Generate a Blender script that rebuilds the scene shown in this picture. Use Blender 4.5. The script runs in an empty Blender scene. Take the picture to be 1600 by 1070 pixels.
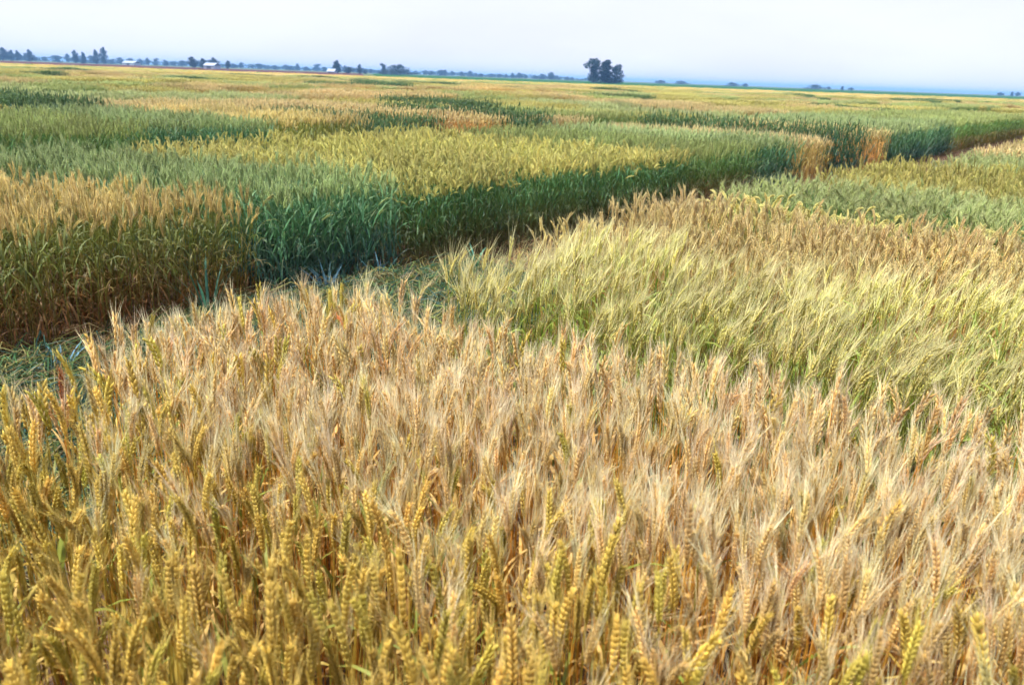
import bpy, math
import numpy as np
from mathutils import Matrix, Vector

SC = bpy.context.scene
COL = SC.collection

# ------------------------------------------------------------------ camera, sky, sun, exposure
CAM_H = 1.6
ROLL = math.radians(2.04)
PITCH = math.radians(18.33)
fwd = np.array([0, math.cos(PITCH), -math.sin(PITCH)])
r0 = np.array([1.0, 0, 0]); u0 = np.cross(r0, fwd)
Rv = math.cos(ROLL) * r0 + math.sin(ROLL) * u0
Uv = math.cos(ROLL) * u0 - math.sin(ROLL) * r0
cam_data = bpy.data.cameras.new('camera')
cam = bpy.data.objects.new('camera', cam_data)
COL.objects.link(cam)
mw = Matrix.Identity(4)
for i in range(3):
    mw[i][0], mw[i][1], mw[i][2] = Rv[i], Uv[i], -fwd[i]
mw[2][3] = CAM_H
cam.matrix_world = mw
cam_data.sensor_width = 36
cam_data.lens = 36 * 1250 / 1600
cam_data.clip_start = 0.05
cam_data.clip_end = 20000
cam_data.dof.use_dof = True
cam_data.dof.focus_distance = 3.6
cam_data.dof.aperture_fstop = 4.8
SC.camera = cam

SUN_EL, SUN_AZ = math.radians(66), math.radians(-112)
world = bpy.data.worlds.new('World'); SC.world = world; world.use_nodes = True
nt = world.node_tree; nt.nodes.clear()
def N(t, kind, **kw):
    n = t.nodes.new(kind)
    for k, v in kw.items(): setattr(n, k, v)
    return n
sky = N(nt, 'ShaderNodeTexSky', sky_type='NISHITA')
sky.sun_disc = False; sky.sun_elevation = SUN_EL; sky.sun_rotation = SUN_AZ
sky.air_density = 1.0; sky.dust_density = 3.0; sky.ozone_density = 1.0
geo = N(nt, 'ShaderNodeTexCoord')
mp = N(nt, 'ShaderNodeMapping'); mp.inputs['Scale'].default_value = (1.2, 1.2, 5.0)
cl = N(nt, 'ShaderNodeTexNoise'); cl.inputs['Scale'].default_value = 2.2; cl.inputs['Detail'].default_value = 6; cl.inputs['Roughness'].default_value = 0.55
rmp = N(nt, 'ShaderNodeMapRange'); rmp.inputs[1].default_value = 0.35; rmp.inputs[2].default_value = 0.62; rmp.inputs[3].default_value = 0.84; rmp.inputs[4].default_value = 0.98
mixc = N(nt, 'ShaderNodeMix', data_type='RGBA'); mixc.inputs[7].default_value = (5.35, 5.5, 6.9, 1)
bg = N(nt, 'ShaderNodeBackground'); bg.inputs[1].default_value = 0.10
wo = N(nt, 'ShaderNodeOutputWorld')
L = nt.links.new
L(geo.outputs['Generated'], mp.inputs[0]); L(mp.outputs[0], cl.inputs['Vector']); L(cl.outputs[0], rmp.inputs[0])
L(rmp.outputs[0], mixc.inputs[0]); L(sky.outputs[0], mixc.inputs[6]); L(mixc.outputs[2], bg.inputs[0]); L(bg.outputs[0], wo.inputs[0])

sd = bpy.data.lights.new('sun', 'SUN'); sd.energy = 4.3; sd.angle = math.radians(3); sd.color = (1.0, 0.95, 0.86)
so = bpy.data.objects.new('sun', sd); COL.objects.link(so)
sv = Vector((math.sin(SUN_AZ) * math.cos(SUN_EL), math.cos(SUN_AZ) * math.cos(SUN_EL), math.sin(SUN_EL)))
so.rotation_euler = sv.to_track_quat('Z', 'Y').to_euler(); so.location = (-20, -10, 60)

vs = SC.view_settings
vs.view_transform = 'Standard'; vs.look = 'None'; vs.exposure = 0.95; vs.gamma = 1.0; vs.use_curve_mapping = False
SC.render.engine = 'CYCLES'
cy = SC.cycles
cy.max_bounces = 4; cy.diffuse_bounces = 3; cy.glossy_bounces = 1; cy.transmission_bounces = 3; cy.transparent_max_bounces = 2; cy.volume_bounces = 0
cy.caustics_reflective = False; cy.caustics_refractive = False
cy.use_denoising = True; cy.use_adaptive_sampling = True; cy.adaptive_threshold = .04; cy.adaptive_min_samples = 16

# ------------------------------------------------------------------ helpers
rng = np.random.default_rng(7)
def lin(c):
    c = np.asarray(c, float) / 255.0
    return np.where(c <= 0.04045, c / 12.92, ((c + 0.055) / 1.055) ** 2.4)
def lerp(a, b, t): return a + (b - a) * t
P0 = np.array([-1.76, 5.45])
D = np.array([.62, .785]); D /= np.linalg.norm(D)          # along the alley
M = np.array([-.85, .53]); M /= np.linalg.norm(M)          # across it, away from the camera
def W(s, w): return P0 + np.multiply.outer(s, D) + np.multiply.outer(w, M)

class MB:
    """collects triangles with a colour for every vertex"""
    def __init__(self): self.v, self.f, self.c, self.n = [], [], [], 0
    def add(self, v, f, c):
        v = np.asarray(v, float); f = np.asarray(f, int); c = np.asarray(c, float)
        if c.ndim == 1: c = np.tile(c, (len(v), 1))
        self.v.append(v); self.f.append(f + self.n); self.c.append(c); self.n += len(v)
    def merge(self, o, R=None, t=None):
        for v, f, c in zip(o.v, o.f, o.c): pass
        V, F, C = np.concatenate(o.v), np.concatenate(o.f), np.concatenate(o.c)
        if R is not None: V = V @ R.T
        if t is not None: V = V + t
        self.v.append(V); self.f.append(F + self.n); self.c.append(C); self.n += len(V)
    def mesh(self, name, mat, smooth=True):
        V, F, C = np.concatenate(self.v), np.concatenate(self.f), np.concatenate(self.c)
        me = bpy.data.meshes.new(name)
        me.vertices.add(len(V)); me.vertices.foreach_set('co', V.astype(np.float32).ravel())
        me.loops.add(F.size); me.loops.foreach_set('vertex_index', F.astype(np.int32).ravel())
        me.polygons.add(len(F)); me.polygons.foreach_set('loop_start', np.arange(0, F.size, 3, dtype=np.int32))
        me.polygons.foreach_set('use_smooth', np.full(len(F), smooth))
        a = me.attributes.new('col', 'FLOAT_COLOR', 'POINT')
        a.data.foreach_set('color', np.concatenate([C, np.ones((len(C), 1))], 1).astype(np.float32).ravel())
        me.materials.append(mat); me.update(); me.validate()
        return me

def obj(name, me, parent=None, loc=None, label=None, cat=None, group=None, kind=None):
    o = bpy.data.objects.new(name, me); COL.objects.link(o)
    if parent is not None: o.parent = parent
    if loc is not None: o.location = loc
    for k, v in (('label', label), ('category', cat), ('group', group), ('kind', kind)):
        if v: o[k] = v
    return o

def crop_material(name, transl=0.32, vary=0.30, rough=0.55):
    m = bpy.data.materials.new(name); m.use_nodes = True; t = m.node_tree; t.nodes.clear(); L = t.links.new
    at = N(t, 'ShaderNodeAttribute', attribute_name='col')
    oi = N(t, 'ShaderNodeObjectInfo')
    mr = N(t, 'ShaderNodeMapRange'); mr.inputs[3].default_value = 1 - vary; mr.inputs[4].default_value = 1 + vary * 0.6
    L(oi.outputs['Random'], mr.inputs[0])
    tc = N(t, 'ShaderNodeTexCoord')
    nz = N(t, 'ShaderNodeTexNoise'); nz.inputs['Scale'].default_value = 55; nz.inputs['Detail'].default_value = 2
    L(tc.outputs['Object'], nz.inputs['Vector'])
    mr2 = N(t, 'ShaderNodeMapRange'); mr2.inputs[1].default_value = 0.3; mr2.inputs[2].default_value = 0.7; mr2.inputs[3].default_value = 0.82; mr2.inputs[4].default_value = 1.15
    L(nz.outputs[0], mr2.inputs[0])
    mm = N(t, 'ShaderNodeMath', operation='MULTIPLY'); L(mr.outputs[0], mm.inputs[0]); L(mr2.outputs[0], mm.inputs[1])
    hs = N(t, 'ShaderNodeHueSaturation'); L(at.outputs['Color'], hs.inputs['Color']); L(mm.outputs[0], hs.inputs['Value'])
    mh = N(t, 'ShaderNodeMapRange'); mh.inputs[3].default_value = 0.5 - .006 * (vary > 0); mh.inputs[4].default_value = 0.5 + .006 * (vary > 0)
    m7 = N(t, 'ShaderNodeMath', operation='MULTIPLY'); m7.inputs[1].default_value = 7.31; fr = N(t, 'ShaderNodeMath', operation='FRACT')
    L(oi.outputs['Random'], m7.inputs[0]); L(m7.outputs[0], fr.inputs[0]); L(fr.outputs[0], mh.inputs[0]); L(mh.outputs[0], hs.inputs['Hue'])
    pb = N(t, 'ShaderNodeBsdfPrincipled'); pb.inputs['Roughness'].default_value = rough; pb.inputs['Specular IOR Level'].default_value = 0.35
    tr = N(t, 'ShaderNodeBsdfTranslucent'); mx = N(t, 'ShaderNodeMixShader'); mx.inputs[0].default_value = transl
    out = N(t, 'ShaderNodeOutputMaterial')
    L(hs.outputs[0], pb.inputs['Base Color']); L(hs.outputs[0], tr.inputs['Color'])
    L(pb.outputs[0], mx.inputs[1]); L(tr.outputs[0], mx.inputs[2]); L(mx.outputs[0], out.inputs['Surface'])
    return m
M_CROP = crop_material('cereal_plant', vary=.22)
M_STAND = crop_material('cereal_stand', vary=0.0)

# ------------------------------------------------------------------ the cereal plant
def frame_of(d):
    d = d / np.linalg.norm(d)
    a = np.array([0, 0, 1.0]) if abs(d[2]) < 0.9 else np.array([1.0, 0, 0])
    x = np.cross(a, d); x /= np.linalg.norm(x)
    return x, np.cross(d, x), d
def tube(B, pts, rad, sides, cols):
    k = len(pts); V = []; C = []
    for i in range(k):
        d = pts[min(i + 1, k - 1)] - pts[max(i - 1, 0)]
        x, y, _ = frame_of(d)
        a = np.arange(sides) * 2 * math.pi / sides
        V.append(pts[i] + rad[i] * (np.outer(np.cos(a), x) + np.outer(np.sin(a), y))); C.append(np.tile(cols[i], (sides, 1)))
    F = []
    for i in range(k - 1):
        for j in range(sides):
            a, b = i * sides + j, i * sides + (j + 1) % sides
            F += [(a, b, b + sides), (a, b + sides, a + sides)]
    B.add(np.concatenate(V), F, np.concatenate(C))
def ribbon(B, pts, wid, side, cols):
    k = len(pts); pts = np.asarray(pts); V = np.empty((2 * k, 3)); side = np.asarray(side)
    for i in range(k):
        s = side if side.ndim == 1 else side[i]
        V[2 * i] = pts[i] - s * wid[i] / 2; V[2 * i + 1] = pts[i] + s * wid[i] / 2
    F = []
    for i in range(k - 1): F += [(2 * i, 2 * i + 1, 2 * i + 3), (2 * i, 2 * i + 3, 2 * i + 2)]
    B.add(V, F, np.repeat(np.asarray(cols), 2, 0))
def grain(B, base, ax, out, ln, w, col, sides=5, tip=None):
    x, y, d = frame_of(ax)
    a = np.arange(sides) * 2 * math.pi / sides
    ring = np.outer(np.cos(a), x) + np.outer(np.sin(a), y)
    V = np.concatenate([[base], base + d * ln * .32 + ring * w / 2, base + d * ln * .72 + ring * w * .36, [base + d * ln]])
    F = []
    for j in range(sides):
        k = (j + 1) % sides
        F += [(0, 1 + k, 1 + j), (1 + j, 1 + k, 1 + sides + k), (1 + j, 1 + sides + k, 1 + sides + j), (1 + sides + j, 1 + sides + k, 1 + 2 * sides)]
    C = np.tile(col, (len(V), 1))
    C[0] *= (.97, .86, .68); C[-1] = tip if tip is not None else C[-1] * 1.08  # browner glume base, darkened so the shade between beads is painted in
    B.add(V, F, np.clip(C, 0, 1))
def spindle(B, pts, rad, col, sides=3):
    tube(B, pts, rad, sides, np.tile(col, (len(pts), 1)))

def S(**k):
    for n in ('ear', 'awn', 'st', 'sb', 'lt', 'lb'): k[n] = lin(k[n])
    base = dict(h=.8, hv=.06, lean=.12, bend=.3, el=.085, ew=.013, al=.06, an=22, asp=.2, nl=3, ll=.2, lw=.010, dirv=None, droop=1.)
    base.update(k); return base
T = {
 'tan':   S(h=.70, ear=(225, 192, 120), awn=(246, 232, 190), st=(220, 166, 70), sb=(202, 128, 48), lt=(208, 174, 104), lb=(176, 124, 66), nl=2, al=.075, an=36, asp=.22, bend=.28, lean=.095, ll=.16, ew=.0112, el=.092),
 'yel':   S(h=.70, ear=(215, 187, 90), awn=(228, 206, 124), st=(194, 168, 72), sb=(174, 124, 52), lt=(192, 166, 76), lb=(166, 112, 54), nl=2, al=.055, an=26, asp=.18, bend=.3, lean=.1, ll=.18, ew=.0142, el=.095),
 'ygr':   S(h=.70, ear=(202, 184, 84), awn=(206, 196, 104), st=(160, 152, 62), sb=(150, 108, 48), lt=(128, 142, 58), lb=(156, 108, 52), nl=3, al=.05, an=22, asp=.18, lean=.1, ew=.014, el=.092),
 'lgold': S(h=.69, ear=(215, 193, 113), awn=(234, 214, 148), st=(140, 142, 60), sb=(118, 102, 50), lt=(104, 118, 56), lb=(138, 94, 52), nl=5, ll=.2, al=.065, an=34, ew=.0100),
 'blue':  S(h=.69, ear=(156, 176, 110), awn=(186, 200, 138), st=(86, 124, 78), sb=(64, 100, 82), lt=(72, 120, 78), lb=(56, 96, 88), nl=5, ll=.24, lw=.013, al=.075, an=24, droop=.6),
 'yhead': S(h=.65, ear=(202, 196, 108), awn=(216, 212, 138), st=(96, 128, 60), sb=(104, 92, 52), lt=(62, 112, 66), lb=(84, 88, 54), nl=4, ll=.18, lw=.011, bend=.6, al=.05, an=18, ew=.014, el=.095),
 'green': S(h=.66, ear=(164, 178, 104), awn=(188, 198, 126), st=(104, 134, 64), sb=(110, 98, 52), lt=(86, 130, 66), lb=(126, 90, 54), nl=4, ll=.2, lw=.011, al=.065, an=20, droop=.8),
 'dark':  S(h=.70, ear=(92, 124, 74), awn=(118, 144, 90), st=(60, 98, 62), sb=(52, 84, 66), lt=(50, 94, 62), lb=(46, 78, 70), nl=5, ll=.22, lw=.012, al=.05, an=12, droop=.7),
 'barley':S(h=.71, ear=(207, 197, 110), awn=(236, 228, 170), st=(168, 168, 74), sb=(124, 130, 54), lt=(128, 150, 60), lb=(126, 130, 56), nl=3, ll=.18, al=.12, an=26, asp=.24, lean=.15, bend=.5, el=.08, ew=.0115, dirv=.15),
 'gold':  S(h=.68, ear=(224, 200, 130), awn=(240, 222, 168), st=(206, 170, 94), sb=(170, 122, 62), lt=(186, 152, 82), lb=(160, 112, 62), nl=2, al=.065, an=24, lean=.16, bend=.5),
 'nod':   S(h=.62, ear=(212, 202, 122), awn=(222, 212, 140), st=(158, 160, 76), sb=(120, 118, 56), lt=(102, 136, 66), lb=(120, 112, 56), nl=4, al=.035, an=10, bend=1.7, el=.1, ew=.0155, lean=.2),
 'pgreen':S(h=.62, ear=(172, 184, 114), awn=(200, 206, 146), st=(116, 144, 74), sb=(108, 108, 56), lt=(98, 138, 70), lb=(108, 104, 56), nl=4, al=.085, an=24, lean=.2, bend=.6),
 'olive': S(h=.62, ear=(192, 184, 100), awn=(210, 204, 128), st=(150, 150, 68), sb=(134, 110, 54), lt=(124, 140, 62), lb=(138, 108, 54), nl=3, al=.06, an=20, lean=.16, bend=.5),
 'orange':S(h=.68, ear=(208, 188, 124), awn=(222, 204, 150), st=(204, 156, 86), sb=(188, 132, 70), lt=(198, 150, 86), lb=(184, 128, 72), nl=3, al=.055, an=18),
 'ptan':  S(h=.64, ear=(206, 186, 122), awn=(222, 206, 150), st=(176, 154, 86), sb=(154, 116, 62), lt=(156, 146, 78), lb=(150, 114, 62), nl=3, al=.065, an=20),
}

def plant_parts(T, lod, r):
    """one stalk, root at the origin: builders for stem, ear, awns and leaves"""
    stem, ear, awns, leaves = MB(), MB(), MB(), []
    h = T['h'] * (1 + r.normal(0, T['hv']))
    h = max(h, T['h'] * .75)
    phi = r.uniform(0, 2 * math.pi) if T['dirv'] is None else T['dirv'] + r.normal(0, .7)
    lean = abs(r.normal(0, 1)) * T['lean'] * .7 + T['lean'] * .25 + (r.uniform(.3, .8) if r.uniform() < .025 else 0)
    hz = np.array([math.cos(phi), math.sin(phi), 0]); up = np.array([0, 0, 1.0])
    b = r.uniform(.85, 1.15); wob = np.clip(r.normal(1, .022, 3), .92, 1.08)
    cE, cA, cS, cB = [np.clip(T[k] * b * wob, 0, .95) for k in ('ear', 'awn', 'st', 'sb')]
    lite = lod == .5; lod = 0 if lite else lod
    ns = {0: 6, 1: 4, 2: 2, 3: 1}[lod]
    p = np.zeros(3); pts = [p]
    for i in range(ns):
        th = lean * ((i + .5) / ns) ** 1.4
        p = p + (math.sin(th) * hz + math.cos(th) * up) * h / ns; pts.append(p)
    th = lean
    tt = np.linspace(0, 1, ns + 1)
    cols = [lerp(cB, cS, min(1, t * 1.5)) for t in tt]
    sw = {0: .0016, 1: .0019, 2: .0036, 3: .008}[lod]
    if lod <= 1: tube(stem, pts, lerp(sw * 1.15, sw * .75, tt), 4 if lod == 0 else 3, cols)
    else:
        sd_ = np.array([math.cos(phi + 1.1), math.sin(phi + 1.1), 0]); ribbon(stem, pts, np.full(ns + 1, sw * 1.6), sd_, cols)
    # ear
    el = T['el'] * r.uniform(.8, 1.18); ew = T['ew'] * r.uniform(.88, 1.12); bend = T['bend'] * abs(r.normal(1, .45))
    ne = {0: 10, 1: 6, 2: 3, 3: 2}[lod]
    eps = [p]; eds = []
    for i in range(ne):
        a = th + bend * ((i + .6) / ne)
        d = math.sin(a) * hz + math.cos(a) * up; eds.append(d)
        eps.append(eps[-1] + d * el / ne)
    roll = r.uniform(0, 2 * math.pi)
    if lod == 0:
        tube(ear, eps, np.full(ne + 1, .0012), 3, [cE * .9] * (ne + 1))
        for i in range(ne):
            x, y, d = frame_of(eds[i]); k = math.sin(math.pi * (i + 1.2) / (ne + 1.6)) ** .45
            for sgn in (-1, 1):
                o0 = (math.cos(roll) * x + math.sin(roll) * y) * sgn; o1 = -math.sin(roll) * x + math.cos(roll) * y
                for q in ((-1, 1) if lite else (-1, 0, 1)):
                    off = (o0 * (.62 if q else .85) + o1 * q * .6); off = off / np.linalg.norm(off)
                    st_ = eps[i] + d * (.0 if sgn > 0 else .5) * el / ne + off * ew * .13 * k
                    ax = d + off * r.uniform(.26, .42)
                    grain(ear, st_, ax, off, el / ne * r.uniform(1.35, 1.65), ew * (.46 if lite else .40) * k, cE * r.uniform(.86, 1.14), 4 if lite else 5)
    elif lod == 1:
        for i in range(ne):
            x, y, d = frame_of(eds[i]); k = math.sin(math.pi * (i + 1.2) / (ne + 1.6)) ** .45
            for sgn in (-1, 1):
                o0 = (math.cos(roll) * x + math.sin(roll) * y) * sgn
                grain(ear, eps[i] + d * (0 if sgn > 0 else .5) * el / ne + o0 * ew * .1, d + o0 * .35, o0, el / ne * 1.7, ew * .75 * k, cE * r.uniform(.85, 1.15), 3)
    else:
        kk = np.sin(np.linspace(.25, math.pi, ne + 1)) if lod == 2 else np.array([.5, 1, .0])
        spindle(ear, eps, ew * {2: .75, 3: 1.25}[lod] * kk, cE)
    # awns
    na = {0: T['an'], 1: max(4, int(T['an'] * .6)), 2: max(3, T['an'] // 4), 3: 1}[lod]
    aw = {0: .0009, 1: .0019, 2: .005, 3: .012}[lod]
    for i in range(na):
        f = (i + r.uniform()) / na * .97; j = min(int(f * ne), ne - 1)
        x, y, d = frame_of(eds[j]); a = r.uniform(0, 2 * math.pi); o = math.cos(a) * x + math.sin(a) * y
        sp = T['asp'] * r.uniform(.4, 1.5); ln = T['al'] * r.uniform(.7, 1.2)
        s0 = lerp(eps[j], eps[j + 1], f * ne - j) + o * ew * .3
        dd = d + o * sp; dd /= np.linalg.norm(dd); side = np.cross(dd, o); side /= np.linalg.norm(side) + 1e-9
        if r.uniform() < .5: side = o - dd * (o @ dd); side /= np.linalg.norm(side) + 1e-9
        d2 = dd + o * r.uniform(-.08, .2)
        cc = cA * r.uniform(.85, 1.12)
        if lod == 0: ribbon(awns, [s0, s0 + dd * ln * .55, s0 + dd * ln * .55 + d2 * ln * .45], [aw, aw * .8, aw * .25], side, [lerp(cE, cc, .4), cc, cc])
        else: awns.add([s0 - side * aw / 2, s0 + side * aw / 2, s0 + dd * ln], [(0, 1, 2)], np.clip([lerp(cE, cc, .4), cc, cc], 0, .95))
    # leaves
    nl = {0: T['nl'], 1: T['nl'], 2: max(1, T['nl'] - 2), 3: 1}[lod]
    for i in range(nl):
        lb_ = MB()
        f = np.clip((i + r.uniform(.2, .9)) / nl * .86, .08, .86) if lod < 3 else r.uniform(.4, .8)
        k = f * ns; j = min(int(k), ns - 1); s0 = lerp(pts[j], pts[j + 1], k - j)
        a = r.uniform(0, 2 * math.pi); o = np.array([math.cos(a), math.sin(a), 0]); sd_ = np.array([-o[1], o[0], 0])
        ln = T['ll'] * r.uniform(.6, 1.25); w = T['lw'] * r.uniform(.7, 1.2) * {0: 1, 1: 1.1, 2: 1.6, 3: 2.2}[lod]
        seg = {0: 6, 1: 4, 2: 2, 3: 1}[lod]; ang = r.uniform(.95, 1.35); droop = r.uniform(.5, 2.4) * T['droop']
        q = s0; lp = [q]; sides = []
        for n_ in range(seg):
            e = ang - droop * ((n_ + .5) / seg) ** 1.5
            q = q + (math.cos(e) * o + math.sin(e) * up) * ln / seg; lp.append(q)
        tw = r.uniform(-1.2, 1.2)
        for n_ in range(seg + 1):
            c_, s_ = math.cos(tw * n_ / seg), math.sin(tw * n_ / seg); v = sd_ * c_ + up * s_; sides.append(v / np.linalg.norm(v))
        lc = lerp(T['lb'], T['lt'], np.clip((f - .12) / .5 + r.normal(0, .15), 0, 1)) * r.uniform(.78, 1.25)
        tipc = lerp(lc, lin((190, 160, 90)), r.uniform(0, .35))
        prof = {0: [.6, 1, 1, .85, .6, .35, .04], 1: [.7, 1, .85, .5, .05], 2: [.7, 1, .1], 3: [1, .2]}[lod]
        ribbon(lb_, lp, w * np.array(prof), np.array(sides), [np.clip(lerp(lc, tipc, (n_ / seg) ** 2), 0, .95) for n_ in range(seg + 1)])
        leaves.append(lb_)
    return stem, ear, awns, leaves

# ------------------------------------------------------------------ prototypes for scattering (not linked to the scene)
PROTO = {}
def proto_collection(key, meshes):
    c = bpy.data.collections.new('source_' + key)
    for i, me in enumerate(meshes):
        c.objects.link(bpy.data.objects.new('%s_%03d' % (key, i), me))
    PROTO[key] = (c, len(meshes)); return c
TILE = {1: .60, 2: 1.0, 3: 2.0}
NPL = {1: 130, 2: 240, 3: 420}
NVAR = {1: 4, 2: 4, 3: 4}
LIB = {}
def library(tname, lod):
    key = (tname, lod)
    if key not in LIB:
        r = np.random.default_rng(sum(map(ord, tname)) * 7 + lod); lst = []
        for i in range(26):
            st, e, a, lv = plant_parts(T[tname], lod, r); parts = [p for p in [st, e, a] + lv if p.v]; B = MB()
            for p in parts: B.merge(p)
            lst.append((np.concatenate(B.v), np.concatenate(B.f), np.concatenate(B.c)))
        LIB[key] = lst
    return LIB[key]
def clump(tname, lod, seed):
    r = np.random.default_rng(seed); B = MB(); n = NPL[lod]; sz = TILE[lod] * 1.04; lib = library(tname, lod)
    g = int(math.ceil(math.sqrt(n))); directed = T[tname]['dirv'] is not None
    for i in range(n):
        x = ((i % g) + r.uniform(0, 1)) / g - .5; y = ((i // g) + r.uniform(0, 1)) / g - .5
        V, F, C = lib[r.integers(0, len(lib))]; a = r.normal(0, .7) if directed else r.uniform(0, 6.283); k = r.uniform(.93, 1.08)
        R = np.array([[math.cos(a), -math.sin(a), 0], [math.sin(a), math.cos(a), 0], [0, 0, k]])
        B.add(V @ R.T + np.array([x * sz, y * sz, 0]), F, np.clip(C * r.uniform(.9, 1.1), 0, .95))
    return B.mesh('clump_%s_%d' % (tname, lod), M_CROP)
def get_clumps(tname, lod):
    key = '%s_lod%d' % (tname, lod)
    if key not in PROTO:
        proto_collection(key, [clump(tname, lod, sum(map(ord, tname)) * 1000 + lod * 100 + v) for v in range(NVAR[lod])])
    return PROTO[key]

def scatter_group():
    g = bpy.data.node_groups.new('plant_scatter', 'GeometryNodeTree')
    g.interface.new_socket('Geometry', in_out='INPUT', socket_type='NodeSocketGeometry')
    g.interface.new_socket('Source', in_out='INPUT', socket_type='NodeSocketCollection')
    g.interface.new_socket('Geometry', in_out='OUTPUT', socket_type='NodeSocketGeometry')
    gi, go = N(g, 'NodeGroupInput'), N(g, 'NodeGroupOutput'); L = g.links.new
    ci = N(g, 'GeometryNodeCollectionInfo'); ci.inputs['Separate Children'].default_value = True; ci.inputs['Reset Children'].default_value = True
    ip = N(g, 'GeometryNodeInstanceOnPoints'); ip.inputs['Pick Instance'].default_value = True
    mp_ = N(g, 'GeometryNodeMeshToPoints')
    a1 = N(g, 'GeometryNodeInputNamedAttribute', data_type='INT'); a1.inputs[0].default_value = 'idx'
    a2 = N(g, 'GeometryNodeInputNamedAttribute', data_type='FLOAT_VECTOR'); a2.inputs[0].default_value = 'rot'
    a3 = N(g, 'GeometryNodeInputNamedAttribute', data_type='FLOAT_VECTOR'); a3.inputs[0].default_value = 'scl'
    er = N(g, 'FunctionNodeEulerToRotation')
    L(gi.outputs[0], mp_.inputs[0]); L(mp_.outputs[0], ip.inputs['Points']); L(gi.outputs[1], ci.inputs[0]); L(ci.outputs[0], ip.inputs['Instance'])
    L(a1.outputs[0], ip.inputs['Instance Index']); L(a2.outputs[0], er.inputs[0]); L(er.outputs[0], ip.inputs['Rotation']); L(a3.outputs[0], ip.inputs['Scale'])
    L(ip.outputs[0], go.inputs[0])
    return g
SCATTER = scatter_group()
def scatter(name, coll, pts, idx, rot, scl, **tags):
    me = bpy.data.meshes.new(name); n = len(pts)
    me.vertices.add(n); me.vertices.foreach_set('co', np.asarray(pts, np.float32).ravel())
    me.attributes.new('idx', 'INT', 'POINT').data.foreach_set('value', np.asarray(idx, np.int32))
    me.attributes.new('rot', 'FLOAT_VECTOR', 'POINT').data.foreach_set('vector', np.asarray(rot, np.float32).ravel())
    me.attributes.new('scl', 'FLOAT_VECTOR', 'POINT').data.foreach_set('vector', np.asarray(scl, np.float32).ravel())
    o = obj(name, me, **tags)
    md = o.modifiers.new('scatter', 'NODES'); md.node_group = SCATTER
    for it in SCATTER.interface.items_tree:
        if it.in_out == 'INPUT' and it.socket_type == 'NodeSocketCollection': md[it.identifier] = coll
    return o

def in_view(xy, mx=1.12):
    """inside a cone a little wider than the picture, so that a step aside still sees plants"""
    x, y = xy[:, 0], xy[:, 1]
    return (y > -.6) & (np.abs(x) < .64 * 1.12 * np.maximum(y, 0) + 1.6)
def smooth_noise(x, y, sc, seed):
    r = np.random.default_rng(seed); out = np.zeros_like(x)
    for i in range(5):
        a, k, ph = r.uniform(0, 6.28), sc * r.uniform(.5, 2), r.uniform(0, 6.28)
        out += np.sin(k * (x * math.cos(a) + y * math.sin(a)) + ph)
    return out / 5

# ------------------------------------------------------------------ ground and fields
def ground_material():
    m = bpy.data.materials.new('dry_soil'); m.use_nodes = True; t = m.node_tree; L = t.links.new; pb = t.nodes['Principled BSDF']
    tc = N(t, 'ShaderNodeTexCoord')
    n1 = N(t, 'ShaderNodeTexNoise'); n1.inputs['Scale'].default_value = 1.3; n1.inputs['Detail'].default_value = 8
    n2 = N(t, 'ShaderNodeTexNoise'); n2.inputs['Scale'].default_value = 38; n2.inputs['Detail'].default_value = 6
    L(tc.outputs['Object'], n1.inputs['Vector']); L(tc.outputs['Object'], n2.inputs['Vector'])
    cr = N(t, 'ShaderNodeValToRGB'); e = cr.color_ramp.elements
    e[0].position = .3; e[0].color = (*lin((70, 56, 48)), 1); e[1].position = .7; e[1].color = (*lin((112, 92, 74)), 1)
    cr2 = N(t, 'ShaderNodeValToRGB'); e = cr2.color_ramp.elements
    e[0].position = .35; e[0].color = (.55, .52, .5, 1); e[1].position = .7; e[1].color = (1.25, 1.2, 1.1, 1)
    mx = N(t, 'ShaderNodeMix', data_type='RGBA', blend_type='MULTIPLY'); mx.inputs[0].default_value = 1
    L(n1.outputs[0], cr.inputs[0]); L(n2.outputs[0], cr2.inputs[0]); L(cr.outputs[0], mx.inputs[6]); L(cr2.outputs[0], mx.inputs[7]); L(mx.outputs[2], pb.inputs['Base Color'])
    pb.inputs['Roughness'].default_value = 1; pb.inputs['Specular IOR Level'].default_value = 0
    bp = N(t, 'ShaderNodeBump'); bp.inputs['Distance'].default_value = .03; L(n2.outputs[0], bp.inputs['Height']); L(bp.outputs[0], pb.inputs['Normal'])
    return m
def field_material(name, c1, c2, c3, sc=.02, stretch=(1, 1, 1)):
    m = bpy.data.materials.new(name); m.use_nodes = True; t = m.node_tree; L = t.links.new; pb = t.nodes['Principled BSDF']
    tc = N(t, 'ShaderNodeTexCoord'); mp = N(t, 'ShaderNodeMapping'); mp.inputs['Scale'].default_value = stretch
    n1 = N(t, 'ShaderNodeTexNoise'); n1.inputs['Scale'].default_value = sc; n1.inputs['Detail'].default_value = 9; n1.inputs['Roughness'].default_value = .65
    L(tc.outputs['Object'], mp.inputs[0]); L(mp.outputs[0], n1.inputs['Vector'])
    cr = N(t, 'ShaderNodeValToRGB'); e = cr.color_ramp.elements
    e[0].position = .35; e[0].color = (*lin(c1), 1); e[1].position = .65; e[1].color = (*lin(c3), 1); k = e.new(.5); k.color = (*lin(c2), 1)
    L(n1.outputs[0], cr.inputs[0]); L(cr.outputs[0], pb.inputs['Base Color']); pb.inputs['Roughness'].default_value = 1; pb.inputs['Specular IOR Level'].default_value = 0
    return m
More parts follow.
